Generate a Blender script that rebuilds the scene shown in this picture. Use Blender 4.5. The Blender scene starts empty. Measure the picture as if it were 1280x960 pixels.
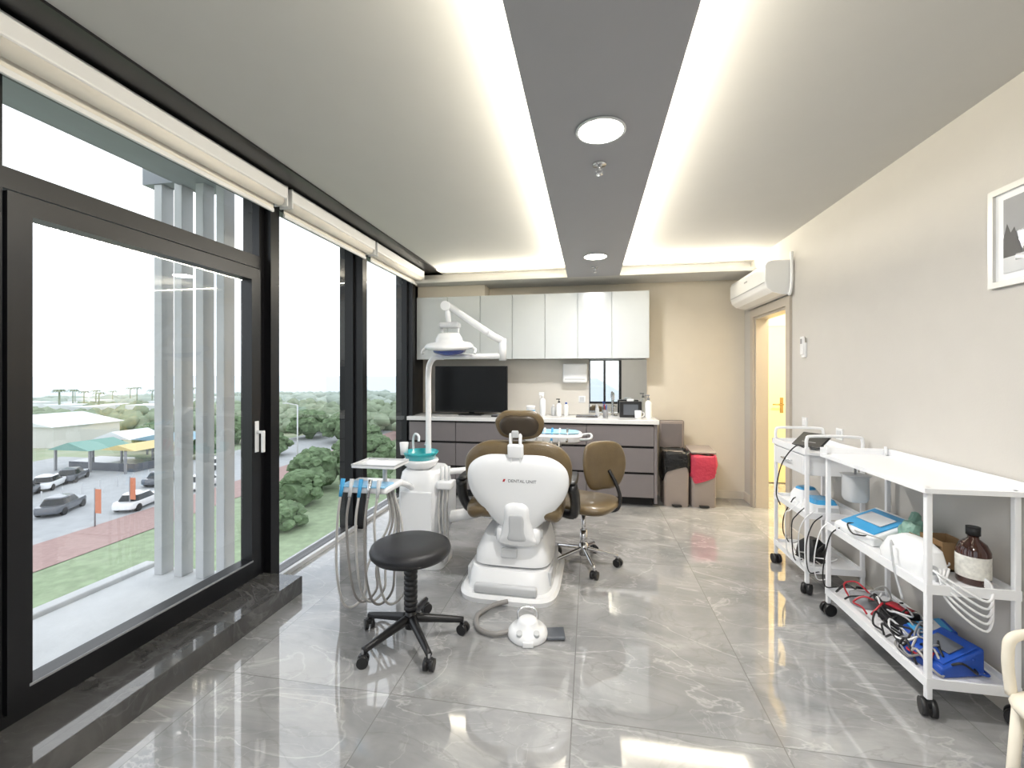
import bpy, bmesh, math, random
from mathutils import Vector, Matrix, Euler
random.seed(7)
S=bpy.context.scene
C=bpy.context.collection
pi=math.pi
# ------------------------------------------------------------ materials
def lin(h):
    if isinstance(h,str):
        h=h.lstrip('#'); v=[int(h[i:i+2],16)/255 for i in (0,2,4)]
    else: v=[x/255 for x in h]
    return [ (x/12.92 if x<=.04045 else ((x+.055)/1.055)**2.4) for x in v]
def mat(name,col,rough=.5,metal=0,var=.04,scale=6,bump=0,bscale=80,emit=0,coat=0,spec=.5,trans=0,alpha=1):
    m=bpy.data.materials.new(name); m.use_nodes=True
    nt=m.node_tree; N=nt.nodes; L=nt.links; b=N['Principled BSDF']
    c=lin(col)
    tc=N.new('ShaderNodeTexCoord')
    no=N.new('ShaderNodeTexNoise'); no.inputs['Scale'].default_value=scale; no.inputs['Detail'].default_value=3
    L.new(tc.outputs['Object'],no.inputs['Vector'])
    mr=N.new('ShaderNodeMapRange'); mr.inputs['From Min'].default_value=.25; mr.inputs['From Max'].default_value=.75
    mr.inputs['To Min'].default_value=1-var; mr.inputs['To Max'].default_value=1+var
    L.new(no.outputs['Fac'],mr.inputs['Value'])
    vm=N.new('ShaderNodeVectorMath'); vm.operation='SCALE'; vm.inputs[0].default_value=c
    L.new(mr.outputs[0],vm.inputs['Scale']); L.new(vm.outputs[0],b.inputs['Base Color'])
    b.inputs['Roughness'].default_value=rough; b.inputs['Metallic'].default_value=metal
    b.inputs['Specular IOR Level'].default_value=spec
    b.inputs['Coat Weight'].default_value=coat
    b.inputs['Transmission Weight'].default_value=trans
    b.inputs['Alpha'].default_value=alpha
    if bump:
        n2=N.new('ShaderNodeTexNoise'); n2.inputs['Scale'].default_value=bscale; n2.inputs['Detail'].default_value=4
        L.new(tc.outputs['Object'],n2.inputs['Vector'])
        bp=N.new('ShaderNodeBump'); bp.inputs['Strength'].default_value=bump; bp.inputs['Distance'].default_value=.01
        L.new(n2.outputs['Fac'],bp.inputs['Height']); L.new(bp.outputs[0],b.inputs['Normal'])
    if emit:
        b.inputs['Emission Color'].default_value=(*c,1); b.inputs['Emission Strength'].default_value=emit
    return m
M={}
M['wall']=mat('wall_paint_greige','#c8c4be',.75,bump=.05,bscale=120,var=.015)
M['wallback']=mat('wall_paint_cream','#dbd2c2',.75,bump=.05,bscale=120,var=.015)
M['splash']=mat('backsplash','#dcd7ce',.35,var=.02)
M['ceil']=mat('ceiling_paint','#c8c7c4',.8,var=.01)
M['strip']=mat('soffit_backlit_shade','#a9a9ae',.75,var=.01)  # greyer than the back soffit: its backlit shade is put into the colour
M['soff']=mat('soffit_back_paint','#c9c8c5',.8,var=.01)
M['white']=mat('white_plastic','#f0f1f2',.25,var=.01,coat=.3)
M['whitem']=mat('white_powder_coat','#f0f1f3',.35,var=.01)
M['lacq']=mat('cabinet_lacquer','#c9cdcd',.18,var=.01,coat=.4)
M['taupe']=mat('taupe_laminate','#7b7576',.3,var=.03)
M['taupe2']=mat('taupe_bin','#9a8f89',.45,var=.03)
M['dark']=mat('dark_gap','#1d1c1c',.7)
M['quartz']=mat('worktop_quartz','#e6e6e5',.2,var=.02,scale=40)
M['black']=mat('black_plastic','#19191b',.4,var=.05)
M['blackf']=mat('black_window_frame','#101013',.35,var=.05)
M['screen']=mat('tv_screen','#050506',.25,coat=.0)
M['leather']=mat('bronze_leather','#67563a',.3,var=.12,scale=14,bump=.25,bscale=160,coat=.25)
M['leatherd']=mat('dark_bronze_leather','#3a3024',.35,var=.1,bump=.2,bscale=160)
M['blkl']=mat('black_vinyl','#1b1b1f',.42,var=.08,bump=.2,bscale=200)
M['chrome']=mat('chrome','#d4d4d6',.12,metal=1,var=.02)
M['grey']=mat('grey_plastic','#8f9093',.4)
M['lgrey']=mat('light_grey_plastic','#c7c9cb',.35)
M['teal']=mat('teal_bowl','#27a7b0',.12,coat=.5)
M['blue']=mat('light_blue_silicone','#8fc0e0',.35)
M['dblue']=mat('cobalt_blue','#1f4fae',.35)
M['sky']=mat('device_blue','#3d9bd0',.3)
M['red']=mat('red_plastic','#b22431',.4)
M['redbag']=mat('red_bag','#bd3a50',.3,bump=.9,bscale=30)
M['blkbag']=mat('black_bag','#161617',.25,bump=.9,bscale=30)
M['greenbag']=mat('green_bag','#7fa494',.35,bump=.9,bscale=30)
M['card']=mat('cardboard','#8e7250',.8,var=.1)
M['amber']=mat('amber_glass','#3c1a10',.08,coat=.6)
M['label']=mat('paper_label','#dcdad2',.7,var=.2,scale=60)
M['trim']=mat('door_trim','#bdb4a8',.4,var=.02)
M['base']=mat('baseboard_paint','#d8d0c3',.4)
M['cream']=mat('cream_vinyl','#e4dccb',.4,var=.03)
M['gold']=mat('brass_leg','#b49a68',.25,metal=1)
M['fabric']=mat('blind_fabric','#e8e4dc',.8,bump=.1,bscale=300)
M['silver']=mat('silver_frame','#d3d2ce',.35,metal=.3)
M['lampblue']=mat('lamp_reflector','#3b4f9d',.1,coat=.8)
M['hose']=mat('hose_grey','#b3b1ae',.4)
M['hosed']=mat('hose_dark_grey','#8a8784',.4)
M['led']=mat('led_diffuser','#fffaf2',.5,emit=18)
M['mirror']=mat('mirror_glass','#e8ebea',.015,metal=1,var=0)
M['hall']=mat('hallway_paint','#ebe1c6',.7,var=.01)
M['halldoor']=mat('hallway_door_paint','#ead9a8',.4,var=.01)
M['concrete']=mat('terrace_concrete','#ced0d1',.7,var=.06,bump=.2,bscale=30)
M['slat']=mat('slat_paint','#c6c8c9',.5)
M['canopy']=mat('canopy_grey','#8f949a',.6)
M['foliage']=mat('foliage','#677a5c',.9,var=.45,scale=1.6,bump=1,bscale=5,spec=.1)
M['foliage2']=mat('foliage_mid_hazed','#89967f',.9,var=.3,scale=.3,spec=.1)  # aerial haze is mixed into this green
M['foliage3']=mat('foliage_far_hazed','#a4afa5',.9,var=.15,scale=.1,spec=.1)  # same foliage further off, more haze painted into the colour
M['asphalt']=mat('asphalt','#a7aaac',.85,var=.08,scale=1)
M['brick']=mat('red_paving','#a08681',.85,var=.12,scale=3)
M['carw']=mat('car_white','#e6e8ea',.2,coat=.5)
M['card2']=mat('car_grey','#5d6168',.2,coat=.5)
M['cglass']=mat('car_glass','#1c2226',.1)
M['roofw']=mat('roof_white','#d6dadb',.6)
M['house']=mat('house_render','#cfcfcb',.7)
M['awngreen']=mat('awning_green','#6f9a90',.6)
M['awnyel']=mat('awning_yellow','#cdbb84',.6)
M['awnblue']=mat('awning_blue','#86a9bb',.6)
M['orange']=mat('banner_orange','#cc8060',.6)

# glass (thin pane: clear + Schlick reflection)
g=bpy.data.materials.new('window_glass'); g.use_nodes=True
nt=g.node_tree; nt.nodes.clear(); N=nt.nodes; L=nt.links
o=N.new('ShaderNodeOutputMaterial'); mx=N.new('ShaderNodeMixShader'); tr=N.new('ShaderNodeBsdfTransparent'); gl=N.new('ShaderNodeBsdfGlossy')
lw=N.new('ShaderNodeLayerWeight'); lw.inputs['Blend'].default_value=.5
pw=N.new('ShaderNodeMath'); pw.operation='POWER'; pw.inputs[1].default_value=5; ml=N.new('ShaderNodeMath'); ml.operation='MULTIPLY_ADD'; ml.inputs[1].default_value=.9; ml.inputs[2].default_value=.09
tr.inputs['Color'].default_value=(.96,.97,.975,1); gl.inputs['Roughness'].default_value=0.0
L.new(lw.outputs['Facing'],pw.inputs[0]); L.new(pw.outputs[0],ml.inputs[0])
L.new(ml.outputs[0],mx.inputs[0]); L.new(tr.outputs[0],mx.inputs[1]); L.new(gl.outputs[0],mx.inputs[2]); L.new(mx.outputs[0],o.inputs['Surface'])
M['glass']=g

# floor marble tiles
def marble(name,base,lo,hi,tile=True,rough=.07,k=1):
    f=bpy.data.materials.new(name); f.use_nodes=True; nt=f.node_tree; N=nt.nodes; L=nt.links; b=N['Principled BSDF']
    tc=N.new('ShaderNodeTexCoord'); sp=N.new('ShaderNodeSeparateXYZ'); L.new(tc.outputs['Object'],sp.inputs[0])
    ax=N.new('ShaderNodeMath'); ax.operation='ADD'; ax.inputs[1].default_value=8.65; L.new(sp.outputs['X'],ax.inputs[0])
    ay=N.new('ShaderNodeMath'); ay.operation='ADD'; ay.inputs[1].default_value=-1.63+16; L.new(sp.outputs['Y'],ay.inputs[0])
    cb=N.new('ShaderNodeCombineXYZ'); L.new(ay.outputs[0],cb.inputs['X']); L.new(ax.outputs[0],cb.inputs['Y'])
    br=N.new('ShaderNodeTexBrick'); br.offset=0; br.inputs['Scale'].default_value=1
    br.inputs['Brick Width'].default_value=1.6; br.inputs['Row Height'].default_value=.8
    br.inputs['Mortar Size'].default_value=.0022; br.inputs['Mortar Smooth'].default_value=0
    br.inputs['Color1'].default_value=(0,0,0,1); br.inputs['Color2'].default_value=(1,1,1,1); br.inputs['Mortar'].default_value=(.5,.5,.5,1)
    L.new(cb.outputs[0],br.inputs['Vector'])
    off=N.new('ShaderNodeVectorMath'); off.operation='SCALE'; off.inputs['Scale'].default_value=7.0; L.new(br.outputs['Color'],off.inputs[0])
    ad=N.new('ShaderNodeVectorMath'); ad.operation='ADD'; L.new(tc.outputs['Object'],ad.inputs[0]); L.new(off.outputs[0],ad.inputs[1])
    mp=N.new('ShaderNodeMapping'); mp.inputs['Rotation'].default_value=(0,0,.6); mp.inputs['Scale'].default_value=(1,1.9,1); L.new(ad.outputs[0],mp.inputs['Vector'])
    n1=N.new('ShaderNodeTexNoise'); n1.inputs['Scale'].default_value=1.6; n1.inputs['Detail'].default_value=8; n1.inputs['Roughness'].default_value=.62; n1.inputs['Distortion'].default_value=.9
    L.new(mp.outputs[0],n1.inputs['Vector'])
    r1=N.new('ShaderNodeValToRGB'); L.new(n1.outputs['Fac'],r1.inputs[0])
    r1.color_ramp.elements[0].position=.32; r1.color_ramp.elements[0].color=(*lin(lo),1)
    r1.color_ramp.elements[1].position=.68; r1.color_ramp.elements[1].color=(*lin(hi),1)
    e=r1.color_ramp.elements.new(.5); e.color=(*lin(base),1)
    def veins(scale,width,dist):
        n=N.new('ShaderNodeTexNoise'); n.inputs['Scale'].default_value=scale; n.inputs['Detail'].default_value=6; n.inputs['Distortion'].default_value=dist
        L.new(mp.outputs[0],n.inputs['Vector'])
        s=N.new('ShaderNodeMath'); s.operation='SUBTRACT'; s.inputs[1].default_value=.5; L.new(n.outputs['Fac'],s.inputs[0])
        a=N.new('ShaderNodeMath'); a.operation='ABSOLUTE'; L.new(s.outputs[0],a.inputs[0])
        m=N.new('ShaderNodeMapRange'); m.inputs['From Min'].default_value=0; m.inputs['From Max'].default_value=width; m.inputs['To Min'].default_value=1; m.inputs['To Max'].default_value=0
        L.new(a.outputs[0],m.inputs['Value']); return m
    def mix(a,fac,col,k):
        mm=N.new('ShaderNodeMath'); mm.operation='MULTIPLY'; mm.inputs[1].default_value=k; L.new(fac,mm.inputs[0])
        x=N.new('ShaderNodeMix'); x.data_type='RGBA'; L.new(mm.outputs[0],x.inputs['Factor']); L.new(a,x.inputs[6]); x.inputs[7].default_value=(*lin(col),1); return x.outputs[2]
    c=mix(r1.outputs[0],veins(1.1,.010,1.0).outputs[0],'#cfcecc',.4*k)
    c=mix(c,veins(2.3,.008,.9).outputs[0],'#c9c8c6',.22*k)
    c=mix(c,veins(1.7,.016,1.2).outputs[0],'#777573',.28*k)
    if tile: c=mix(c,br.outputs['Fac'],'#6f6e6d',.7)
    L.new(c,b.inputs['Base Color']); b.inputs['Roughness'].default_value=rough
    b.inputs['Specular IOR Level'].default_value=1.0
    b.inputs['Coat Weight'].default_value=.5 if tile else 0; b.inputs['Coat Roughness'].default_value=.02
    return f
M['floor']=marble('floor_marble_tile','#979797','#858687','#aaaaa9',rough=.035)
M['plinth']=marble('plinth_marble','#4a4948','#3d3c3b','#5a5957',tile=False,rough=.04,k=.15)

# ------------------------------------------------------------ geometry helpers
def root(name,loc=(0,0,0),rz=0):
    o=bpy.data.objects.new(name,None); o.empty_display_size=.1; C.objects.link(o); o.location=loc; o.rotation_euler=(0,0,rz); return o
def mk(name,verts,faces,m,p=None,smooth=False,loc=(0,0,0),rot=(0,0,0)):
    me=bpy.data.meshes.new(name); me.from_pydata([tuple(v) for v in verts],[],faces); me.update()
    bm=bmesh.new(); bm.from_mesh(me); bmesh.ops.recalc_face_normals(bm,faces=bm.faces); bm.to_mesh(me); bm.free()
    o=bpy.data.objects.new(name,me); C.objects.link(o); me.materials.append(M[m] if isinstance(m,str) else m)
    if smooth: me.polygons.foreach_set('use_smooth',[True]*len(me.polygons))
    if p: o.parent=p
    o.location=loc; o.rotation_euler=rot; return o
def box(name,lo,hi,m,p=None,bev=0,rot=(0,0,0),seg=2):
    lo=Vector(lo);hi=Vector(hi);c=(lo+hi)/2;s=hi-lo
    bm=bmesh.new(); bmesh.ops.create_cube(bm,size=1)
    for v in bm.verts: v.co=Vector((v.co.x*s.x,v.co.y*s.y,v.co.z*s.z))
    if bev: bmesh.ops.bevel(bm,geom=list(bm.edges),offset=bev,segments=seg,affect='EDGES',profile=.5)
    me=bpy.data.meshes.new(name); bm.to_mesh(me); bm.free()
    o=bpy.data.objects.new(name,me); C.objects.link(o); me.materials.append(M[m])
    if bev and seg>2: me.polygons.foreach_set('use_smooth',[True]*len(me.polygons))
    if p: o.parent=p
    o.location=c; o.rotation_euler=rot; return o
def boxes(name,bl,m,p=None):
    V=[];F=[]
    for lo,hi in bl:
        n=len(V)
        for x in (lo[0],hi[0]):
            for y in (lo[1],hi[1]):
                for z in (lo[2],hi[2]): V.append((x,y,z))
        F+= [[n+i for i in f] for f in ((0,1,3,2),(4,6,7,5),(0,4,5,1),(2,3,7,6),(0,2,6,4),(1,5,7,3))]
    return mk(name,V,F,m,p)
def frame_of(d):
    d=d.normalized(); u=Vector((0,0,1)) if abs(d.z)<.9 else Vector((1,0,0)); a=d.cross(u).normalized(); return a,d.cross(a).normalized()
def cyl(name,a,b,r,m,p=None,r2=None,seg=24):
    a=Vector(a);b=Vector(b); r2=r if r2 is None else r2; u,v=frame_of(b-a); V=[]
    c=(a+b)/2
    for q,rr in ((a,r),(b,r2)):
        for i in range(seg):
            t=2*pi*i/seg; V.append(q-c+u*math.cos(t)*rr+v*math.sin(t)*rr)
    F=[[i,(i+1)%seg,seg+(i+1)%seg,seg+i] for i in range(seg)]+[list(range(seg))[::-1],list(range(seg,2*seg))]
    o=mk(name,V,F,m,p,loc=c)
    for f in o.data.polygons: f.use_smooth=len(f.vertices)==4
    return o
def cr(pts,n=8):
    P=[Vector(q) for q in pts]; P=[2*P[0]-P[1]]+P+[2*P[-1]-P[-2]]; out=[]
    for i in range(1,len(P)-2):
        for k in range(n):
            t=k/n; a,b,c,d=P[i-1:i+3]
            out.append(.5*((2*b)+(c-a)*t+(2*a-5*b+4*c-d)*t*t+(3*b-a-3*c+d)*t**3))
    out.append(P[-2]); return out
def tube(name,pts,r,m,p=None,n=8,seg=10,smooth=True):
    Q=cr(pts,n) if smooth else [Vector(q) for q in pts]
    V=[];F=[];u=None
    for i,q in enumerate(Q):
        d=(Q[min(i+1,len(Q)-1)]-Q[max(i-1,0)]).normalized()
        if u is None: u,_=frame_of(d)
        u=(u-d*u.dot(d)).normalized(); w=d.cross(u)
        rr=r(i/(len(Q)-1)) if callable(r) else r
        for k in range(seg):
            t=2*pi*k/seg; V.append(q+u*math.cos(t)*rr+w*math.sin(t)*rr)
    for i in range(len(Q)-1):
        for k in range(seg): F.append([i*seg+k,i*seg+(k+1)%seg,(i+1)*seg+(k+1)%seg,(i+1)*seg+k])
    F.append(list(range(seg))); F.append(list(range((len(Q)-1)*seg,len(Q)*seg)))
    o=mk(name,V,F,m,p,smooth=True); return o
def lathe(name,prof,loc,m,p=None,seg=32,rot=(0,0,0),cap=True):
    V=[];F=[]
    for r,z in prof:
        for k in range(seg): t=2*pi*k/seg; V.append((max(r,1e-4)*math.cos(t),max(r,1e-4)*math.sin(t),z))
    for i in range(len(prof)-1):
        for k in range(seg): F.append([i*seg+k,i*seg+(k+1)%seg,(i+1)*seg+(k+1)%seg,(i+1)*seg+k])
    if cap: F.append(list(range(seg))[::-1]); F.append(list(range((len(prof)-1)*seg,len(prof)*seg)))
    o=mk(name,V,F,m,p,smooth=True,loc=loc,rot=rot); return o
def se(w,h,e=3,n=40):
    out=[]
    for i in range(n):
        t=2*pi*i/n; c,s=math.cos(t),math.sin(t)
        out.append((w/2*abs(c)**(2/e)*(1 if c>=0 else -1), h/2*abs(s)**(2/e)*(1 if s>=0 else -1)))
    return out
def smooth_out(pts,n=6):
    P=[Vector((x,y,0)) for x,y in pts]; k=len(P); out=[]
    for i in range(k):
        a,b,c,d=P[i-1],P[i],P[(i+1)%k],P[(i+2)%k]
        for j in range(n):
            t=j/n; q=.5*((2*b)+(c-a)*t+(2*a-5*b+4*c-d)*t*t+(3*b-a-3*c+d)*t**3); out.append((q.x,q.y))
    return out
def puff(name,outl,ht,hb,m,p=None,loc=(0,0,0),rot=(0,0,0),e=4,rings=9,bend=None):
    """cushion: outline in local XY, bulging +z by ht and -z by hb"""
    n=len(outl); cx=sum(a for a,_ in outl)/n; cy=sum(b for _,b in outl)/n; V=[];F=[]
    ss=[math.sin(pi/2*i/rings) for i in range(1,rings+1)]
    def prof(s): return (1-s**e)**(1/2) if s<1 else 0
    rows=[(s,ht*prof(s)) for s in ss]+[(s,-hb*prof(s)) for s in ss[::-1][1:]]
    for s,z in rows:
        for a,b in outl:
            x=cx+(a-cx)*s; y=cy+(b-cy)*s; V.append((x,y,z+(bend(x,y) if bend else 0)))
    for i in range(len(rows)-1):
        for k in range(n): F.append([i*n+k,i*n+(k+1)%n,(i+1)*n+(k+1)%n,(i+1)*n+k])
    t=len(V); V.append((cx,cy,ht+(bend(cx,cy) if bend else 0))); V.append((cx,cy,-hb+(bend(cx,cy) if bend else 0)))
    for k in range(n): F.append([t,k,(k+1)%n]); F.append([t+1,(len(rows)-1)*n+(k+1)%n,(len(rows)-1)*n+k])
    return mk(name,V,F,m,p,smooth=True,loc=loc,rot=rot)
def loft(name,secs,m,p=None,e=5,n=40,loc=(0,0,0),rot=(0,0,0),smooth=True):
    """secs: (z,w,l,cx,cy)"""
    V=[];F=[]
    for z,w,l,cx,cy in secs:
        for a,b in se(w,l,e,n): V.append((a+cx,b+cy,z))
    for i in range(len(secs)-1):
        for k in range(n): F.append([i*n+k,i*n+(k+1)%n,(i+1)*n+(k+1)%n,(i+1)*n+k])
    F.append(list(range(n))); F.append(list(range((len(secs)-1)*n,len(secs)*n)))
    o=mk(name,V,F,m,p,smooth=smooth,loc=loc,rot=rot)
    if smooth:
        md=o.modifiers.new('es','EDGE_SPLIT'); md.split_angle=math.radians(35)
    return o
def caster(name,x,y,p,r=.03,m='black',ang=0,h=.075):
    c,s=math.cos(ang),math.sin(ang)
    for k,o in (('a',-.016),('b',.016)):
        cyl(name+'_wheel_'+k,(x+c*(o-.010),y+s*(o-.010),r),(x+c*(o+.010),y+s*(o+.010),r),r,m,p)
    box(name+'_hood',(x-.018,y-.018,r),(x+.018,y+.018,r+.032),m,p,bev=.008,rot=(0,0,ang))
    cyl(name+'_stem',(x,y,r+.02),(x,y,h),.007,'grey',p,seg=12)

# ------------------------------------------------------------ room shell
XL,XR,YB,YF,H=-2.15,1.73,5.40,-1.8,2.65
box('floor',(XL-.15,YF-.1,-.12),(XR+.12,YB+.1,0),'floor')
boxes('wall_right',[((XR,YF,0),(XR+.12,4.28,2.8)),((XR,5.08,0),(XR+.12,YB+.1,2.8)),((XR,4.28,2.03),(XR+.12,5.08,2.8))],'wall')
box('wall_back',(XL-.15,YB,0),(XR,YB+.1,2.8),'wallback')
boxes('wall_front',[((XL-.15,YF-.1,0),(-1.1,YF,2.8)),((.85,YF-.1,0),(XR,YF,2.8)),((-1.1,YF-.1,0),(.85,YF,.6)),((-1.1,YF-.1,2.4),(.85,YF,2.8))],'wall')
box('ceiling',(-1.79,YF,H),(XR,YB,H+.12),'ceil')
box('trim_blind_pocket',(XL-.15,YF,H+.02),(-1.79,YB,H+.14),'blackf')
box('trim_blind_pocket_edge',(-1.80,YF,H-.012),(-1.765,4.9,H+.0),'blackf')
# window behind the camera side (seen in the mirror)
fr=root('window_6',(0,YF-.05,0))
boxes('frame',[((x0,-.03,.6),(x1,.03,2.4)) for x0,x1 in ((-1.1,-1.03),(.78,.85),(-.08,0),(.36,.42))]+[((-1.03,-.03,.6),(.78,.03,.66)),((-1.03,-.03,2.33),(.78,.03,2.4)),((-1.03,-.03,1.8),(.78,.03,1.86))],'blackf',fr)
mk('glass',[(-1.03,0,.66),(.78,0,.66),(.78,0,2.33),(-1.03,0,2.33)],[[0,1,2,3]],'glass',fr)
boxes('ceiling_soffit_center',[((-.25,YF,2.5),(.315,4.93,2.53)),((-.05,YF,2.53),(.12,4.93,2.65))],'strip')
boxes('ceiling_soffit_back',[((XL+.05,4.93,2.5),(XR,YB,2.53)),((XL+.05,5.2,2.53),(XR,YB,2.65))],'soff')
def area(name,loc,dirv,along,lx,ly,power,col=(1,1,1),portal=False,shape='RECTANGLE'):
    l=bpy.data.lights.new(name,'AREA'); l.shape=shape; l.size=lx; l.size_y=ly; l.energy=power; l.color=col
    o=bpy.data.objects.new(name,l); C.objects.link(o)
    z=-Vector(dirv).normalized(); x=Vector(along).normalized(); y=z.cross(x).normalized(); x=y.cross(z)
    o.matrix_world=Matrix.Translation(loc)@Matrix((x,y,z)).transposed().to_4x4()
    if portal: l.cycles.is_portal=True
    return o
WARM=(1,.92,.76)
area('cove_light_center_l',(-.19,1.6,2.548),(-.8,0,1),(0,1,0),6.5,.03,46,WARM)
area('cove_light_center_r',(.255,1.6,2.548),(.8,0,1),(0,1,0),6.5,.03,46,WARM)
area('cove_light_back_l',(-1.02,5.00,2.548),(0,-.8,1),(1,0,0),1.45,.03,14,WARM)
area('cove_light_back_r',(1.03,5.00,2.548),(0,-.8,1),(1,0,0),1.35,.03,18,WARM)
for y in (1.98,4.08,-.2):  # last one, behind the camera, is unseen and added as room fill
    r=root('ceiling_downlight',(.045,y,2.5))
    lathe('rim',[(.098,0),(.108,-.002),(.110,-.008),(.104,-.012),(.098,-.010)],(0,0,0),'white',r,40,cap=False)
    cyl('diffuser',(0,0,-.001),(0,0,-.009),.0985,'led',r,seg=40)
    a=area('downlight_lamp',(.045,y,2.487),(0,0,-1),(1,0,0),.19,.19,26,(1,.98,.96),shape='DISK')
for y in (2.3,4.5):
    r=root('fire_sprinkler',(.045,y,2.5))
    lathe('cup',[(.002,-.008),(.035,-.008),(.036,-.002),(.02,0)],(0,0,0),'chrome',r,24)
    cyl('stem',(0,0,-.008),(0,0,-.03),.008,'chrome',r)
    tube('frame_arm',[(-.008,0,-.02),(-.016,0,-.035),(-.004,0,-.052)],.003,'chrome',r); tube('frame_arm_b',[(.008,0,-.02),(.016,0,-.035),(.004,0,-.052)],.003,'chrome',r)
    lathe('deflector',[(.001,-.052),(.018,-.053),(.018,-.056),(.001,-.056)],(0,0,0),'chrome',r,16)
# baseboards
box('baseboard_back',(.78,YB-.015,0),(XR,YB,.09),'base',bev=.003)
boxes('baseboard_right',[((XR-.015,YF,0),(XR,4.20,.09)),((XR-.015,5.16,0),(XR,YB-.015,.09))],'base')
# door in right wall
r=root('door_1',(XR,4.68,0))
boxes('casing',[((-.022,-.48,0),(.0,-.40,2.11)),((-.022,.40,0),(.0,.48,2.11)),((-.022,-.40,2.03),(.0,.40,2.11)),
  ((.0,-.40,0),(.125,-.375,2.03)),((.0,.375,0),(.125,.40,2.03)),((.0,-.375,2.005),(.125,.375,2.03))],'trim',r)
# hallway beyond
box('wall_hallway_end',(1.85,6.3,0),(3.2,6.4,2.6),'hall'); box('wall_hallway_side',(3.1,3.4,0),(3.2,6.3,2.6),'hall'); box('wall_hallway_near',(1.85,3.3,0),(3.2,3.4,2.6),'hall'); box('wall_hallway_return',(1.75,5.5,0),(1.85,6.4,2.6),'hall')
box('floor_hallway',(1.85,3.3,-.1),(3.2,6.4,0),'floor')
box('ceiling_hallway',(1.85,3.3,2.6),(3.2,6.4,2.7),'hall')
r=root('door_2',(2.32,6.268,0))
box('leaf',(-.42,-.01,.01),(.20,.028,2.05),'halldoor',r,bev=.003)
boxes('casing',[((-.45,-.02,0),(-.42,.03,2.12)),((.20,-.02,0),(.28,.03,2.12)),((-.42,-.02,2.05),(.20,.03,2.12))],'base',r)
box('handle_plate',(.11,-.018,.92),(.15,-.01,1.12),'gold',r,bev=.003); cyl('handle_stub',(.13,-.018,1.03),(.13,-.06,1.03),.009,'gold',r)
cyl('handle_lever',(.14,-.06,1.03),(.01,-.06,1.03),.009,'gold',r)
area('hallway_lamp',(2.4,5.0,2.55),(0,0,-1),(1,0,0),.5,.5,75,(1,.89,.67))

# ------------------------------------------------------------ window wall (left)
box('trim_step_plinth',(XL-.1,YF,0),(-1.845,2.58,.11),'plinth',bev=.004)
def rect_frame(name,y0,y1,z0,z1,t,d0,d1,p):
    boxes(name,[((d0,y0,z0),(d1,y0+t,z1)),((d0,y1-t,z0),(d1,y1,z1)),((d0,y0+t,z0),(d1,y1-t,z0+t)),((d0,y0+t,z1-t),(d1,y1-t,z1))],'blackf',p)
def pane(name,x,y0,y1,z0,z1,p): mk(name,[(x,y0,z0),(x,y1,z0),(x,y1,z1),(x,y0,z1)],[[0,1,2,3]],'glass',p)
for i,(a,b) in enumerate(((1.22,2.585),(-.15,1.14),(-1.8,-.23))):
    fr=root('window_%d'%(i+1),(XL,0,0))
    rect_frame('outer_frame',a,b,.11,2.72,.045,-.06,.02,fr)
    boxes('transom',[((-.06,a+.045,2.11),(.02,b-.045,2.19))],'blackf',fr)
    rect_frame('leaf_frame',a+.05,b-.05,.16,2.10,.075,-.045,.035,fr)
    pane('leaf_glass',0,a+.12,b-.12,.23,2.03,fr)
    pane('upper_glass',0,a+.045,b-.045,2.19,2.675,fr)
    box('gasket',(.035,a+.115,.225),(.038,b-.115,.235),'grey',fr)
boxes('trim_mullion_main',[((XL-.14,2.585,0),(XL+.07,2.665,2.72))],'blackf')
boxes('trim_mullion_near',[((XL-.14,1.14,.11),(XL+.05,1.22,2.72))],'blackf')
boxes('trim_mullion_rear',[((XL-.14,-.23,.11),(XL+.05,-.15,2.72))],'blackf')
h=root('window_handle',(XL+.035,2.497,1.02))
box('plate',(0,-.016,-.10),(.008,.016,.10),'white',h,bev=.003)
cyl('neck',(.008,0,.03),(.05,0,.03),.010,'white',h); box('lever',(.042,-.012,-.10),(.058,.012,.04),'white',h,bev=.005)
for i,(a,b) in enumerate(((2.665,3.74),(3.82,4.94))):
    fr=root('window_%d'%(i+4),(XL,0,0))
    rect_frame('frame',a,b,0.0,2.72,.03,-.08,.01,fr)
    pane('glass',0,a+.03,b-.03,.03,2.685,fr)
    box('sill_rail',(.01,a,0),(.04,b,.03),'lgrey',fr)
boxes('trim_mullion_mid',[((XL-.14,3.74,0),(XL+.09,3.82,2.72))],'blackf')
boxes('trim_mullion_end',[((XL-.14,4.94,0),(XL+.07,5.02,2.72)),((XL-.14,5.02,0),(XL+.02,5.40,2.72))],'blackf')
boxes('trim_spandrel_top',[((XL-.14,YF,2.6),(XL-.06,YB,2.8))],'blackf')
for a,b in ((-1.75,-.22),(-.19,1.12),(1.15,2.60),(2.64,3.80),(3.84,5.02)):
    r=root('roller_blind',(-2.0,0,0))
    box('cassette',(-.06,a,2.575),(.035,b,2.66),'whitem',r,bev=.01)
    cyl('fabric_roll',(-.012,a+.02,2.565),(-.012,b-.02,2.565),.036,'fabric',r)
    box('fabric_drop',(-.051,a+.03,2.50),(-.048,b-.03,2.60),'fabric',r)
    box('bottom_bar',(-.058,a+.03,2.485),(-.041,b-.03,2.51),'whitem',r,bev=.004)
    box('bracket_near',(-.06,a,2.53),(.037,a+.012,2.66),'whitem',r,bev=.003); box('bracket_far',(-.06,b-.012,2.53),(.037,b,2.66),'whitem',r,bev=.003)

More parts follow.
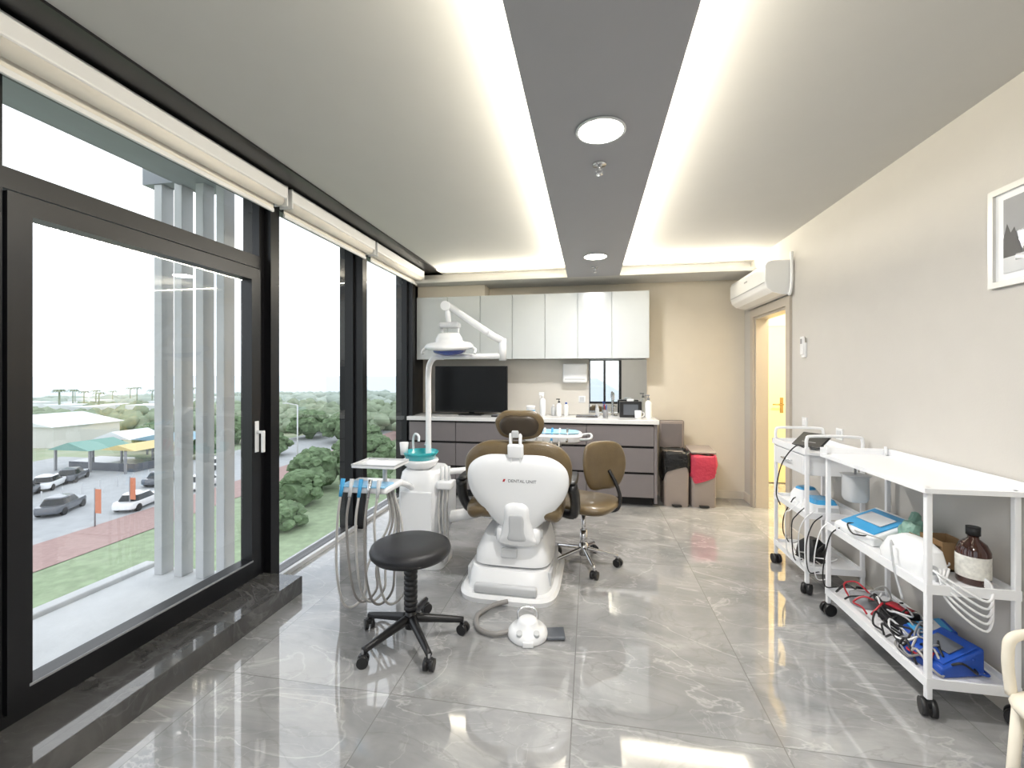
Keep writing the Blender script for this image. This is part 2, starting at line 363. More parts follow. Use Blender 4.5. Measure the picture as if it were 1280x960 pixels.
# ------------------------------------------------------------ outside
box('terrace_slab',(-3.45,-3,-.30),(XL-.15,3.0,-.12),'concrete',bev=.01)
box('terrace_ledge',(-2.48,3.0,-.30),(XL-.15,5.6,-.12),'concrete',bev=.01)
box('terrace_kerb',(-3.55,-3,-.30),(-3.45,3.0,-.09),'concrete',bev=.01)
box('canopy_roof',(-3.08,-3,2.86),(XL-.16,3.05,3.1),'canopy')
r=root('slat_screen',(0,2.9,0))
for i,x in enumerate((-3.27,-3.09,-2.90,-2.72)):
    box('slat_%d'%(i+1),(x-.035,-.05,-.12),(x+.035,.05,2.88),'slat',r,bev=.004)
box('head_beam',(-3.4,-.06,2.88),(-2.5,.06,3.02),'canopy',r)
# town seen from an upper floor
K=1.45
GZ=1.42-7.92*K
def gz(x,y):
    d=math.hypot(x,y); return GZ-.030*max(0,d-65*K)
gm=bpy.data.materials.new('ground_fields'); gm.use_nodes=True; nt=gm.node_tree; N=nt.nodes; L=nt.links; b=N['Principled BSDF']; b.inputs['Roughness'].default_value=.9; b.inputs['Specular IOR Level'].default_value=.1
tc=N.new('ShaderNodeTexCoord'); n1=N.new('ShaderNodeTexNoise'); n1.inputs['Scale'].default_value=.035; n1.inputs['Detail'].default_value=9; n1.inputs['Roughness'].default_value=.65; L.new(tc.outputs['Object'],n1.inputs['Vector'])
rp=N.new('ShaderNodeValToRGB'); L.new(n1.outputs['Fac'],rp.inputs[0]); cs=[(.3,'#83917c'),(.42,'#8f9c80'),(.5,'#adae98'),(.58,'#96a287'),(.7,'#bab7a9')]
rp.color_ramp.elements[0].position=cs[0][0]; rp.color_ramp.elements[0].color=(*lin(cs[0][1]),1); rp.color_ramp.elements[1].position=cs[-1][0]; rp.color_ramp.elements[1].color=(*lin(cs[-1][1]),1)
for q,cc in cs[1:-1]: e=rp.color_ramp.elements.new(q); e.color=(*lin(cc),1)
L.new(rp.outputs[0],b.inputs['Base Color'])
M['ground']=gm
V=[];F=[];nx,ny=45,55
for i in range(nx+1):
    for j in range(ny+1):
        x=60-i*20; y=-200+j*20; V.append((x,y,gz(x,y)))
for i in range(nx):
    for j in range(ny): k=i*(ny+1)+j; F.append([k,k+1,k+ny+2,k+ny+1])
mk('ground_terrain',V,F,'ground')
M['sea']=mat('sea_water_hazed','#c3cdd4',.6,var=.03,scale=.01)  # pale because distance haze is painted into the water colour
mk('sea',[(-9000,-4000,-34),(60,-4000,-34),(60,9000,-34),(-9000,9000,-34)],[[0,1,2,3]],'sea')
def quad(name,pts,dz,m): mk(name,[(x*K,y*K,GZ+dz) for x,y in pts],[[0,1,2,3]],m)
quad('street_road',[(-33,-40),(-23,-40),(-27,60),(-37,60)],.05,'asphalt')
quad('street_sidewalk',[(-23,-40),(-19.6,-40),(-23.6,60),(-27,60)],.1,'brick')
quad('parking_apron',[(-46,5),(-33.2,5),(-35.3,34),(-50,34)],.04,'asphalt')
M['lawn']=mat('lawn','#8b9b7c',.9,var=.2,scale=1.5)
quad('street_lawn',[(-19.6,-40),(-8,-40),(-8,60),(-23.6,60)],.06,'lawn')
# fast blob meshes
ICO={}
for sub in (1,2,3):
    bm=bmesh.new(); bmesh.ops.create_icosphere(bm,subdivisions=sub,radius=1); bm.verts.ensure_lookup_table()
    ICO[sub]=([tuple(v.co) for v in bm.verts],[tuple(v.index for v in f.verts) for f in bm.faces]); bm.free()
def blobs(name,items,m,sub=2,jit=.22,smooth=False):
    V=[];F=[];bv,bf=ICO[sub]; U=random.uniform
    for x,y,z,rx,rz in items:
        n=len(V)
        for a,b,c in bv:
            k=1+U(-jit,jit); V.append((x+a*rx*k,y+b*rx*k,z+c*rz*k))
        F+=[(a+n,b+n,c+n) for a,b,c in bf]
    me=bpy.data.meshes.new(name); me.from_pydata(V,[],F); me.update(); me.materials.append(M[m])
    if smooth: me.polygons.foreach_set('use_smooth',[True]*len(me.polygons))
    o=bpy.data.objects.new(name,me); C.objects.link(o); return o
it=[];it2=[]
for i in range(260):
    k=-random.uniform(.38,1.9); Y=(52+random.random()*68)*K; s=random.uniform(1.6,3.6); X=k*Y
    for j in range(5): it.append((X+random.uniform(-s,s),Y+random.uniform(-s,s),gz(X,Y)+s*random.uniform(.3,1.1),s*.6,s*.5))
for i in range(520):
    k=-random.uniform(.38,1.9); Y=(110+(random.random()**.8)*220)*K; s=random.uniform(2.5,5); X=k*Y
    for j in range(2): it2.append((X+random.uniform(-s,s),Y,gz(X,Y)+s*random.uniform(.3,.8),s*1.1,s*.7))
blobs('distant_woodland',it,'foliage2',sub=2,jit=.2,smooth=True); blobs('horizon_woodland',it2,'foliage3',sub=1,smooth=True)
it=[]
def clump(x,y,R,hh):
    x*=K;y*=K;R*=1.25;hh*=1.25
    for j in range(60):
        a=random.uniform(0,2*pi); e=random.uniform(-.6,1.4); q=R*random.uniform(.55,.85)
        s=random.uniform(.16,.28)
        it.append((x+math.cos(a)*math.cos(e)*q,y+math.sin(a)*math.cos(e)*q,GZ+hh*.5+math.sin(e)*hh*.42,R*s,R*s*.8))
    it.append((x,y,GZ+hh*.5,R*.7,hh*.4)); it.append((x,y,GZ+hh*.2,R*.25,hh*.25))
for x,y,R,hh in ((-18.5,27.5,2.2,3.2),(-17.2,23.8,1.8,2.4),(-21.2,39,2.2,3.6),(-19.3,33.0,1.9,3.2),(-16.8,33,2,3.4),(-28,47,3,4.0),(-20,50,3,4),(-34,49,3,4),(-15.5,20,1.5,1.5),(-15,28,2,2.4),(-40,44,2.6,3.5),(-46,40,2.5,3.2),(-16,40,2.4,4),(-30,38,1.8,2.6),(-36,36,1.5,2.4),(-18,45,2.2,3.6)): clump(x,y,R,hh)
blobs('street_trees',it,'foliage',sub=2,jit=.28)
V=[];F=[]
for i in range(18):
    k=-random.uniform(.8,1.65); Y=random.uniform(85,130)*K; X=k*Y; hh=random.uniform(8,11); g0=gz(X,Y); n=len(V)
    V+=[(X-.2,Y-.2,g0),(X+.2,Y-.2,g0),(X,Y+.25,g0),(X-.12,Y-.12,g0+hh),(X+.12,Y-.12,g0+hh),(X,Y+.15,g0+hh)]; F+=[(n,n+1,n+4,n+3),(n+1,n+2,n+5,n+4),(n+2,n,n+3,n+5)]
    for j in range(11):
        a=2*pi*j/11; n=len(V); V+=[(X+math.cos(a+da)*rr,Y+math.sin(a+da)*rr,g0+hh+zz) for rr,da,zz in ((.1,0,0),(1.3,-.2,.6),(2.4,0,-.5),(1.3,.2,.5))]; F.append((n,n+1,n+2,n+3))
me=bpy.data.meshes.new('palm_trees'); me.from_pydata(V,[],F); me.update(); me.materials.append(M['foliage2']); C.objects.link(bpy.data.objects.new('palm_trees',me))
bl=[]
for i in range(30):
    k=-random.uniform(.95,1.75); Y=random.uniform(70,150)*K; X=k*Y; w=random.uniform(7,15); hh=random.uniform(3.5,5.5); g0=gz(X,Y); bl.append(((X-w/2,Y-4,g0-1),(X+w/2,Y+4,g0+hh)))
boxes('distant_houses',bl,'roofw')
def gable(name,x,y,w,l,h0,h1,m,p):
    mk(name,[(x-w/2,y-l/2,h0),(x+w/2,y-l/2,h0),(x+w/2,y+l/2,h0),(x-w/2,y+l/2,h0),(x,y-l/2,h1),(x,y+l/2,h1)],[[0,1,4],[2,3,5],[0,4,5,3],[1,2,5,4],[0,3,2,1]],m,p)
r=root('market_pavilion',(-39*K,31*K,GZ))
gable('roof_green',-3.5,-1,6,5,2.6,3.5,'awngreen',r); gable('roof_yellow',2.2,0,5,5,2.6,3.2,'awnyel',r); gable('roof_blue',.5,6,8,5,2.8,3.6,'awnblue',r); gable('roof_white',-6.5,6,6,5,2.8,3.8,'roofw',r)
boxes('posts',[((x-.1,y-.1,0),(x+.1,y+.1,2.6)) for x in (-6,-1,4) for y in (-3,1,4.5,8)],'grey',r)
boxes('stalls',[((-5.5,-2,0),(4,1.5,1.0))],'card2',r)
r=root('warehouse',(-64*K,42*K,gz(-64*K,42*K))); boxes('walls',[((-9,-5,-1),(9,5,3.6))],'house',r); gable('roof',0,0,19,11,3.6,5.2,'roofw',r)
r=root('roadside_building',(-54.5*K,27*K,GZ)); boxes('walls',[((-5,-3,0),(5,3,3))],'house',r); boxes('windows',[((x,-3.05,1),(x+1.1,-3,2.1)) for x in (-4,-2,0,2)],'cglass',r); gable('roof',0,0,11,6.8,3,4.2,'roofw',r)
boxes('parking_fence',[((-34.2*K+i*.12,8*K+i*1.5,GZ),(-34.2*K+.08+i*.12,8*K+.08+i*1.5,GZ+1.1)) for i in range(22)],'lgrey')
def car(x,y,rz,m):
    r=root('parked_car',(x*K,y*K,GZ+.05),rz)
    loft('body',[(.25,1.6,3.9,0,0),(.35,1.75,4.2,0,0),(.7,1.78,4.2,0,0),(.85,1.68,4.0,0,0)],m,r,e=6)
    loft('cabin',[(.85,1.6,2.5,0,-.2),(1.3,1.3,1.7,0,-.25)],'cglass',r,e=6); loft('roof',[(1.3,1.32,1.72,0,-.25),(1.38,1.2,1.5,0,-.25)],m,r,e=6)
    for i,(a,b) in enumerate(((-.8,-1.25),(.8,-1.25),(-.8,1.25),(.8,1.25))): cyl('wheel_%d'%(i+1),(a-.1,b,.32),(a+.1,b,.32),.32,'black',r)
for a in ((-26.5,21.9,.3,'carw'),(-30,20.4,.5,'card2'),(-34.8,20,.6,'carw'),(-26.6,26.5,.1,'carw'),(-36,22.2,.6,'card2'),(-37,24.4,.6,'carw'),(-30.5,27,.2,'card2'),(-39,18.6,.7,'carw'),(-38,26.5,.6,'card2'),(-31,32,.1,'carw')): car(*a)
for x,y in ((-25.2,18.6),(-26.0,21.0),(-28.0,17.5)):
    r=root('street_banner',(x*K,y*K,GZ)); cyl('pole',(0,0,0),(0,0,3.0),.05,'grey',r); box('flag',(.05,-.02,1.1),(.55,.02,2.9),'orange',r)
for x,y in ((-22.6,31),(-24.6,43),(-33.6,13)):
    r=root('street_lamp',(x*K,y*K,GZ)); cyl('pole',(0,0,0),(0,0,8),.07,'lgrey',r); cyl('arm',(0,0,8),(-1.4,0,8.2),.05,'lgrey',r); box('head',(-1.8,-.12,8.15),(-1.2,.12,8.25),'lgrey',r)

# ------------------------------------------------------------ cabinets
r=root('wall_cabinets',(0,5.06,0))
ed=[-2.08,-1.685,-1.285,-.90,-.515,-.143,.238,.644]
box('carcass',(-2.08,.02,1.605),(.644,.335,2.35),'lacq',r)
for i in range(7): box('door_%d'%(i+1),(ed[i]+.003,0,1.60),(ed[i+1]-.003,.02,2.35),'lacq',r,bev=.002)
box('trim_bulkhead',(-2.1,5.15,2.36),(-1.25,5.4,2.499),'wallback')
r=root('base_cabinets',(0,4.88,0))
box('kick',(-2.1,.09,0),(.66,.50,.10),'dark',r)
box('carcass',(-2.1,.025,.10),(.69,.50,.885),'dark',r)
box('end_panel',(.67,.0,.04),(.70,.50,.885),'taupe',r)
cols=[-2.10,-1.53,-.79,-.043,.67]
for i in range(4):
    for j,(z0,z1) in enumerate(((.10,.345),(.37,.625),(.65,.865))):
        box('drawer_%d_%d'%(i+1,j+1),(cols[i]+.003,0,z0),(cols[i+1]-.003,.022,z1),'taupe',r,bev=.002)
box('worktop',(-2.12,-.02,.885),(.72,.515,.93),'quartz',r,bev=.004)
box('trim_backsplash',(-2.0,5.385,.935),(.66,5.40,1.60),'splash')
r=root('wall_mirror',(0,5.37,0)); box('glass',(-.01,0,.96),(.65,.012,1.60),'mirror',r); 
box('edge',(-.018,.0,.955),(-.010,.014,1.60),'grey',r)
r=root('computer_monitor',(-1.42,5.13,.93))
box('bezel',(-.45,0,.035),(.45,.035,.59),'black',r,bev=.006); box('screen',(-.44,-.003,.05),(.44,.001,.58),'screen',r)
box('neck',(-.03,.03,0),(.03,.06,.15),'black',r); box('foot',(-.14,-.05,0),(.14,.12,.012),'black',r,bev=.004)
r=root('paper_towel_dispenser',(-.18,5.385,1.32)); box('shell',(-.145,-.11,0),(.145,0,.23),'white',r,bev=.02,seg=4); box('slot',(-.12,-.112,.035),(.12,-.105,.05),'lgrey',r)
r=root('wall_socket',(-.1,5.385,1.12)); box('plate',(-.04,-.01,-.04),(.04,0,.04),'white',r,bev=.003); box('insert',(-.026,-.013,-.026),(.026,-.009,.026),'lgrey',r)
def bottle(name,x,y,h,rad,m='white',cap='white',z=.93,pump=False,spray=False):
    r=root(name,(x,y,z)); lathe('body',[(rad*.9,0),(rad,.01),(rad,h*.68),(rad*.8,h*.76),(rad*.35,h*.82),(rad*.35,h*.86)],(0,0,0),m,r,24)
    cyl('cap',(0,0,h*.84),(0,0,h*.95),rad*.42,cap,r)
    if pump: cyl('pump_stem',(0,0,h*.95),(0,0,h*1.05),rad*.12,cap,r); box('pump_head',(-rad*1.1,-.008,h*1.03),(.012,.008,h*1.09),cap,r,bev=.003)
    if spray: box('spray_head',(-.045,-.011,h*.93),(.018,.011,h*1.08),cap,r,bev=.005); box('trigger',(-.035,-.006,h*.8),(-.025,.006,h*.94),cap,r)
    return r
bottle('spray_bottle',-.55,5.15,.26,.035,'white','white',spray=True); bottle('hand_soap_bottle',-.36,5.14,.19,.03,'white','black',pump=True)
bottle('sanitizer_bottle',-.28,5.2,.17,.028,'white','dblue'); bottle('sanitizer_bottle',-.43,5.22,.14,.03,'lgrey','white')
bottle('pump_bottle',.64,5.12,.24,.037,'white','grey',pump=True); bottle('small_bottle',.08,5.2,.13,.022,'lgrey','white')
r=root('faucet',(.26,5.28,.93)); tube('spout',[(0,0,0),(0,0,.2),(0,-.05,.27),(0,-.13,.25),(0,-.14,.2)],.012,'chrome',r); cyl('lever',(0,0,.1),(.04,0,.12),.007,'chrome',r); lathe('base',[(.026,0),(.026,.02),(.014,.03)],(0,0,0),'chrome',r)
r=root('coffee_mug',(.52,5.03,.93)); lathe('cup',[(.03,0),(.036,.005),(.038,.09),(.034,.09),(.032,.01),(.001,.01)],(0,0,0),'white',r); tube('handle',[(.036,0,.075),(.06,0,.065),(.06,0,.035),(.036,0,.02)],.005,'white',r)
r=root('glove_box',(.45,5.2,.93)); box('carton',(-.12,-.06,0),(.12,.06,.18),'black',r,bev=.003); box('label',(-.08,-.062,.03),(.08,-.06,.15),'card2',r); box('tissue',(-.04,-.03,.18),(.04,.03,.21),'white',r,bev=.01)
r=root('pen_cup',(.17,5.08,.93)); lathe('cup',[(.028,0),(.03,.09),(.026,.09),(.024,.01),(.001,.01)],(0,0,0),'grey',r)
for i in range(5): cyl('pen_%d'%i,(random.uniform(-.01,.01),random.uniform(-.01,.01),.012),(random.uniform(-.02,.02),random.uniform(-.02,.02),.15),.004,random.choice(['dblue','red','black']),r,seg=8)
r=root('instrument_tray',(-.04,5.06,.93)); box('base',(-.12,-.08,0),(.12,.08,.012),'chrome',r,bev=.004); boxes('rim',[((-.12,-.08,.012),(.12,-.076,.025)),((-.12,.076,.012),(.12,.08,.025))],'chrome',r); cyl('probe',(-.08,0,.018),(.09,.02,.018),.004,'grey',r)
r=root('wet_wipes_tub',(-.68,5.05,.93)); lathe('tub',[(.045,0),(.05,.01),(.05,.11),(.052,.112),(.052,.13),(.01,.135)],(0,0,0),'white',r); cyl('band',(0,0,.03),(0,0,.08),.051,'sky',r)
r=root('keyboard',(-.95,5.02,.93)); box('body',(-.18,-.06,0),(.18,.06,.015),'black',r,bev=.004); box('keys',(-.17,-.05,.015),(.17,.05,.02),'grey',r)

# bins
def bin_(x,y,w,d,h,bag,lid,mm,flap=False):
    r=root('pedal_bin',(x,y,0)); t=.012
    loft('body',[(0,w*.92,d*.92,0,0),(.02,w*.95,d*.95,0,0),(h,w,d,0,0)],mm,r,e=10)
    n=48; V=[]; F=[]
    for q,(k,z) in enumerate(((1.05,h-.20),(1.07,h-.08),(1.05,h+.0),(1.0,h+.03),(.9,h+.02),(.85,h-.02))):
        for i,(a,b) in enumerate(se(w*k,d*k,8,n)): V.append((a+random.uniform(-.006,.006),b+random.uniform(-.006,.006),z+((.05*math.sin(i*.35+x*9)+.10*(a/w)) if q==0 else random.uniform(-.01,.01))))
    for q in range(5):
        for i in range(n): F.append([q*n+i,q*n+(i+1)%n,(q+1)*n+(i+1)%n,(q+1)*n+i])
    F.append([5*n+i for i in range(n)])
    mk('liner_bag',V,F,bag,r,smooth=True)
    if lid: box('lid',(-w*.5,d*.5,h),(w*.5,d*.5+.025,h+lid),mm,r,bev=.02,rot=(.08,0,0),seg=4); box('lid_rim',(-w*.42,d*.5-.004,h+.04),(w*.42,d*.5+.002,h+lid-.04),'taupe',r,bev=.002,rot=(.08,0,0))
    if flap: box('lid_flap',(-w*.5,-d*.45,h+.055),(w*.5,d*.5,h+.075),mm,r,bev=.008,rot=(.10,0,0)); box('lid_hinge',(-w*.4,d*.42,h-.02),(w*.4,d*.5,h+.07),mm,r)
    box('pedal',(-.05,-d*.5-.03,.01),(.05,-d*.5+.02,.025),'black',r,bev=.005)
bin_(.91,5.10,.27,.30,.56,'blkbag',.34,'taupe2'); bin_(1.19,5.12,.26,.32,.53,'redbag',0,'taupe2',flap=True)

# ------------------------------------------------------------ AC
r=root('air_conditioner',(XR,4.68,2.12))
prof=[(0,.02),(0,.30),(-.17,.30),(-.205,.285),(-.222,.25),(-.222,.12),(-.205,.06),(-.16,.02),(-.08,0),(-.02,0)]
V=[(x,y,z) for y in (-.49,.49) for x,z in prof]; n=len(prof)
F=[[i,(i+1)%n,n+(i+1)%n,n+i] for i in range(n)]+[list(range(n)),list(range(n,2*n))]
o=mk('housing',V,F,'white',r); bv=o.modifiers.new('b','BEVEL'); bv.width=.008; bv.segments=3; bv.limit_method='ANGLE'
box('louvre',(-.205,-.42,.035),(-.12,.42,.045),'lgrey',r,rot=(0,.55,0)); box('outlet',(-.195,-.43,.03),(-.10,.43,.034),'grey',r,rot=(0,.5,0))
box('panel_line',(-.2235,-.47,.11),(-.221,.47,.114),'grey',r); box('badge',(-.2245,-.04,.2),(-.222,.04,.215),'grey',r)
tube('pipe',[(-.03,-.46,.03),(-.03,-.51,.0),(-.02,-.52,.12),(-.02,-.52,.36)],.012,'white',r)
r=root('ac_remote_control',(XR,3.96,1.56)); box('cradle',(-.02,-.028,0),(0,.028,.12),'whitem',r,bev=.004); box('remote',(-.032,-.024,.02),(-.012,.024,.17),'white',r,bev=.006); box('display',(-.034,-.015,.11),(-.031,.015,.15),'grey',r)
r=root('light_switch',(XR,3.96,1.03)); box('plate',(-.01,-.04,-.04),(0,.04,.04),'white',r,bev=.003); box('rocker',(-.014,-.025,-.025),(-.009,.025,.025),'whitem',r,bev=.002)
r=root('wall_socket',(XR,3.45,1.0)); box('plate',(-.01,-.04,-.04),(0,.04,.04),'white',r,bev=.003); box('insert',(-.013,-.025,-.025),(-.009,.025,.025),'lgrey',r)
r=root('picture_frame',(XR,2.0,1.79))
boxes('moulding',[((-.02,-.26,0),(0,-.235,.42)),((-.02,.235,0),(0,.26,.42)),((-.02,-.235,0),(0,.235,.025)),((-.02,-.235,.395),(0,.235,.42))],'silver',r)
box('mat_board',(-.008,-.235,.025),(-.004,.235,.395),'whitem',r)
box('print',(-.010,-.20,.055),(-.008,.195,.365),'card2',r)
box('print_sky',(-.0112,-.20,.22),(-.010,.195,.365),'grey',r); box('print_water',(-.0112,-.20,.055),(-.010,.195,.12),'lgrey',r)
V=[(-.0116,-.20,.12),(-.0116,.195,.12)]; 
top=[(-.0116,.195-.395*i/24,.20+.05*math.sin(i*.9)+.03*math.sin(i*2.3)) for i in range(25)]
mk('print_treeline',V+top,[list(range(27))],'black',r)
boxes('print_boats',[((-.0124,y,.10),(-.0112,y+.06,.125)) for y in (-.15,-.04,.08)],'card2',r)

# ------------------------------------------------------------ black stool
def star(r,n,R,hub,m,a0,h=.10,w=.022):
    for i in range(n):
        a=a0+2*pi*i/n; c,s=math.cos(a),math.sin(a)
        tube('leg_%d'%(i+1),[(c*.02,s*.02,h+.02),(c*R*.5,s*R*.5,h),(c*R,s*R,h-.025)],lambda t:w*(1-.35*t),m,r,n=5,seg=8)
        caster('caster_%d'%(i+1),c*R,s*R,r,r=.028,ang=a+.9,h=h-.02)
    cyl('hub',(0,0,h-.03),(0,0,h+.06),hub,m,r)
r=root('swivel_stool',(-.945,2.22,0))
lathe('seat',[(.001,.445),(.15,.445),(.195,.455),(.21,.472),(.213,.492),(.205,.512),(.18,.523),(.1,.525),(.001,.523)],(0,0,0),'blkl',r,48)
star(r,5,.28,.03,'black',.40,w=.025)
prof=[]
for i in range(9): z=.17+i*.027; prof+=[(.036,z),(.036,z+.012),(.031,z+.016),(.031,z+.024)]
lathe('bellows',prof,(0,0,0),'black',r,24); cyl('gas_lift',(0,0,.14),(0,0,.44),.02,'black',r); cyl('seat_plate',(0,0,.42),(0,0,.446),.09,'black',r)

# ------------------------------------------------------------ bronze operator chair
r=root('operator_chair',(-.05,3.34,0),-.35)
puff('seat',smooth_out([(.2,-.2),(.25,0),(.2,.2),(0,.23),(-.2,.21),(-.27,0),(-.2,-.21),(0,-.23)]),.04,.045,'leather',r,loc=(0,0,.465),e=6,bend=lambda x,y:-.5*min(0,x+.1)**2*2)
cyl('seat_plate',(0,0,.40),(0,0,.428),.11,'black',r)
cyl('gas_lift',(0,0,.13),(0,0,.42),.016,'chrome',r); cyl('gas_cover',(0,0,.12),(0,0,.26),.026,'chrome',r)
star(r,5,.25,.032,'chrome',.35,w=.017)
puff('backrest',smooth_out([(.13,-.16),(.19,0),(.15,.15),(0,.18),(-.15,.15),(-.19,0),(-.13,-.16),(0,-.18)]),.035,.03,'leather',r,loc=(.105,.10,.735),rot=(pi/2-.1,0,.95),e=6,bend=lambda x,y:1.2*x*x)
tube('back_upright',[(.05,.02,.415),(.22,.06,.42),(.25,.09,.50),(.22,.10,.60),(.16,.11,.70)],.014,'black',r)
tube('height_lever',[(0,-.05,.42),(.02,-.22,.42),(.02,-.26,.415)],.006,'black',r)

# ------------------------------------------------------------ dental chair
r=root('dental_chair',(-.485,3.02,0),-.02)
loft('base_plate',[(0,.64,.82,-.03,.04),(.03,.65,.83,-.03,.04),(.05,.62,.80,-.03,.04)],'white',r,e=5)
loft('base_cover_lower',[(.05,.56,.68,-.03,.02),(.13,.54,.64,-.03,.02),(.17,.52,.60,-.03,.03),(.175,.44,.50,-.03,.04)],'white',r,e=5)
loft('base_groove',[(.17,.45,.54,-.02,.04),(.20,.45,.54,-.02,.04)],'grey',r,e=5)
loft('base_cover_mid',[(.19,.51,.56,-.02,.03),(.25,.50,.55,-.02,.03),(.36,.42,.48,-.01,.04),(.37,.38,.44,-.01,.04)],'white',r,e=5)
loft('lift_column',[(.36,.32,.34,0,.08),(.50,.29,.32,0,.12)],'lgrey',r,e=6)
box('toe_plate',(-.23,-.355,.05),(.17,-.31,.11),'lgrey',r,bev=.015,seg=4)
for s in (-1,1): box('base_side_pad_%d'%(s+2),(s*.265-.042,-.22,.07),(s*.265-.018,.24,.16),'lgrey',r,bev=.008)
box('base_badge',(-.07,-.268,.25),(.03,-.240,.31),'lgrey',r,bev=.006)
box('seat_frame',(-.21,-.18,.46),(.21,.62,.515),'white',r,bev=.02,seg=4)
puff('seat_cushion',smooth_out([(.29,-.24),(.31,.1),(.26,.45),(.2,.72),(0,.78),(-.2,.72),(-.26,.45),(-.31,.1),(-.29,-.24),(0,-.26)]),.08,.07,'leather',r,loc=(0,0,.54),e=8)
puff('leg_rest_cushion',smooth_out([(.21,-.3),(.2,.3),(.13,.5),(0,.53),(-.13,.5),(-.2,.3),(-.21,-.3),(0,-.33)]),.05,.04,'leather',r,loc=(0,1.0,.48),rot=(-.18,0,0),e=8)
for s in (-1,1): puff('hip_bolster_%d'%(s+2),se(.20,.40,4,28),.06,.06,'leather',r,loc=(s*.22,-.08,.545),rot=(0,s*.30,0),e=5)
bk=bpy.data.objects.new('backrest_pivot',None); C.objects.link(bk); bk.parent=r; bk.location=(0.035,-.22,.51); bk.rotation_euler=(pi/2+.14,0,0)
shape=smooth_out([(.0,.475),(.20,.47),(.315,.40),(.345,.29),(.31,.16),(.20,.02),(.10,-.07),(0,-.09),(-.10,-.07),(-.20,.02),(-.31,.16),(-.345,.29),(-.315,.40),(-.20,.47)])
puff('back_cushion',shape,.035,.10,'leather',bk,loc=(0,0.018,0),e=8)
sh2=[(a*.95,(b-.17)*.92+.142) for a,b in shape]
puff('back_shell',sh2,.055,.01,'white',bk,loc=(0,-.0,.015),e=5)
tx=bpy.data.curves.new('shell_lettering','FONT'); tx.body='DENTAL UNIT'; tx.size=.028; tx.extrude=.0005; tx.align_x='CENTER'; to=bpy.data.objects.new('shell_lettering',tx); C.objects.link(to); to.parent=bk; to.location=(.04,.25,.0705); tx.materials.append(M['card2'])
mk('shell_emblem',[(-.085,.252,.0705),(-.072,.252,.0705),(-.064,.27,.0705),(-.077,.27,.0705)],[[0,1,2,3]],'red',bk)
puff('hinge_bracket_upper',smooth_out([(-.075,.10),(0,.125),(.075,.10),(.085,0),(.11,-.10),(.12,-.16),(0,-.18),(-.12,-.16),(-.11,-.10),(-.085,0)]),.045,.02,'white',bk,loc=(0,.0,.05),e=5)
puff('hinge_bracket_inset',smooth_out([(-.045,.06),(0,.075),(.045,.06),(.05,-.04),(.06,-.10),(0,-.11),(-.06,-.10),(-.05,-.04)]),.012,.004,'lgrey',bk,loc=(0,-.02,.088),e=8)
box('rear_link',(-.11,-.27,.335),(.18,-.12,.45),'white',r,bev=.035,seg=5)
tube('hinge_bolt',[(-.12,-.21,.40),(.19,-.21,.40)],.03,'lgrey',r,smooth=False,seg=20)
tube('headrest_bar_l',[(-.03,.36,.05),(-.03,.50,.045),(-.03,.58,.02)],.011,'white',bk); tube('headrest_bar_r',[(.03,.36,.05),(.03,.50,.045),(.03,.58,.02)],.011,'white',bk)
box('headrest_joint',(-.05,.40,.03),(.05,.49,.065),'white',bk,bev=.012,seg=4)
hs=smooth_out([(0,.09),(.10,.085),(.155,.02),(.12,-.07),(0,-.095),(-.12,-.07),(-.155,.02),(-.10,.085)])
puff('headrest_cushion',hs,.02,.06,'leather',bk,loc=(.02,.60,.0),rot=(.05,0,0),e=6)
puff('headrest_shell',[(a*.8,b*.75) for a,b in hs],.025,.005,'leatherd',bk,loc=(.02,.597,.018),rot=(.05,0,0),e=5)
box('headrest_knob',(-.022,.53,.035),(.022,.575,.06),'lgrey',bk,bev=.008)
for s in (-1,1):
    tube('armrest_%s'%('l' if s<0 else 'r'),[(s*.37,-.16,.70),(s*.385,-.10,.62),(s*.385,-.02,.52),(s*.36,.06,.45),(s*.25,.12,.45)],lambda t:.038-.008*t,'black',r)
    puff('arm_pad_%s'%('l' if s<0 else 'r'),se(.07,.34,4,24),.02,.02,'black',r,loc=(s*.37,.0,.715),e=6)
# ------------------------------------------------------------ cuspidor unit
u=root('cuspidor_unit',(-1.23,3.18,0))
loft('body',[(.16,.26,.30,0,0),(.20,.31,.36,0,0),(.45,.34,.40,0,0),(.62,.33,.38,0,0),(.70,.30,.34,0,0),(.72,.26,.30,0,0)],'white',u,e=4)
loft('floor_pedestal',[(0,.26,.32,.04,.02),(.04,.26,.32,.04,.02),(.17,.2,.24,.03,.02)],'white',u,e=5)
box('side_panel',(.165,-.14,.28),(.195,.14,.6),'lgrey',u,bev=.01)
box('front_door',(-.12,-.205,.25),(.12,-.19,.58),'white',u,bev=.008)
lathe('bowl_collar',[(.08,0),(.12,.03),(.135,.06),(.13,.07),(.1,.07)],(-.02,-.06,.72),'white',u)
lathe('bowl',[(.06,.02),(.10,.03),(.128,.08),(.135,.095),(.128,.098),(.09,.05),(.001,.04)],(-.02,-.06,.75),'teal',u,40)
tube('cup_filler',[(-.12,.06,.72),(-.13,.06,.90),(-.10,.03,.96),(-.06,.0,.95),(-.055,-.01,.91)],.009,'white',u)
tube('bowl_rinser',[(.0,.10,.74),(.0,.10,.90),(0,.04,.93),(-.01,0,.88)],.007,'chrome',u)
lathe('cup',[(.026,0),(.033,.09),(.03,.09),(.024,.005),(.001,.005)],(-.12,-.13,.83),'white',u,20)
tube('link_arm',[(.14,.0,.34),(.30,.05,.36),(.48,.1,.40)],.045,'white',u)
box('suction_holder',(.15,-.20,.60),(.26,-.10,.66),'white',u,bev=.015,seg=4)
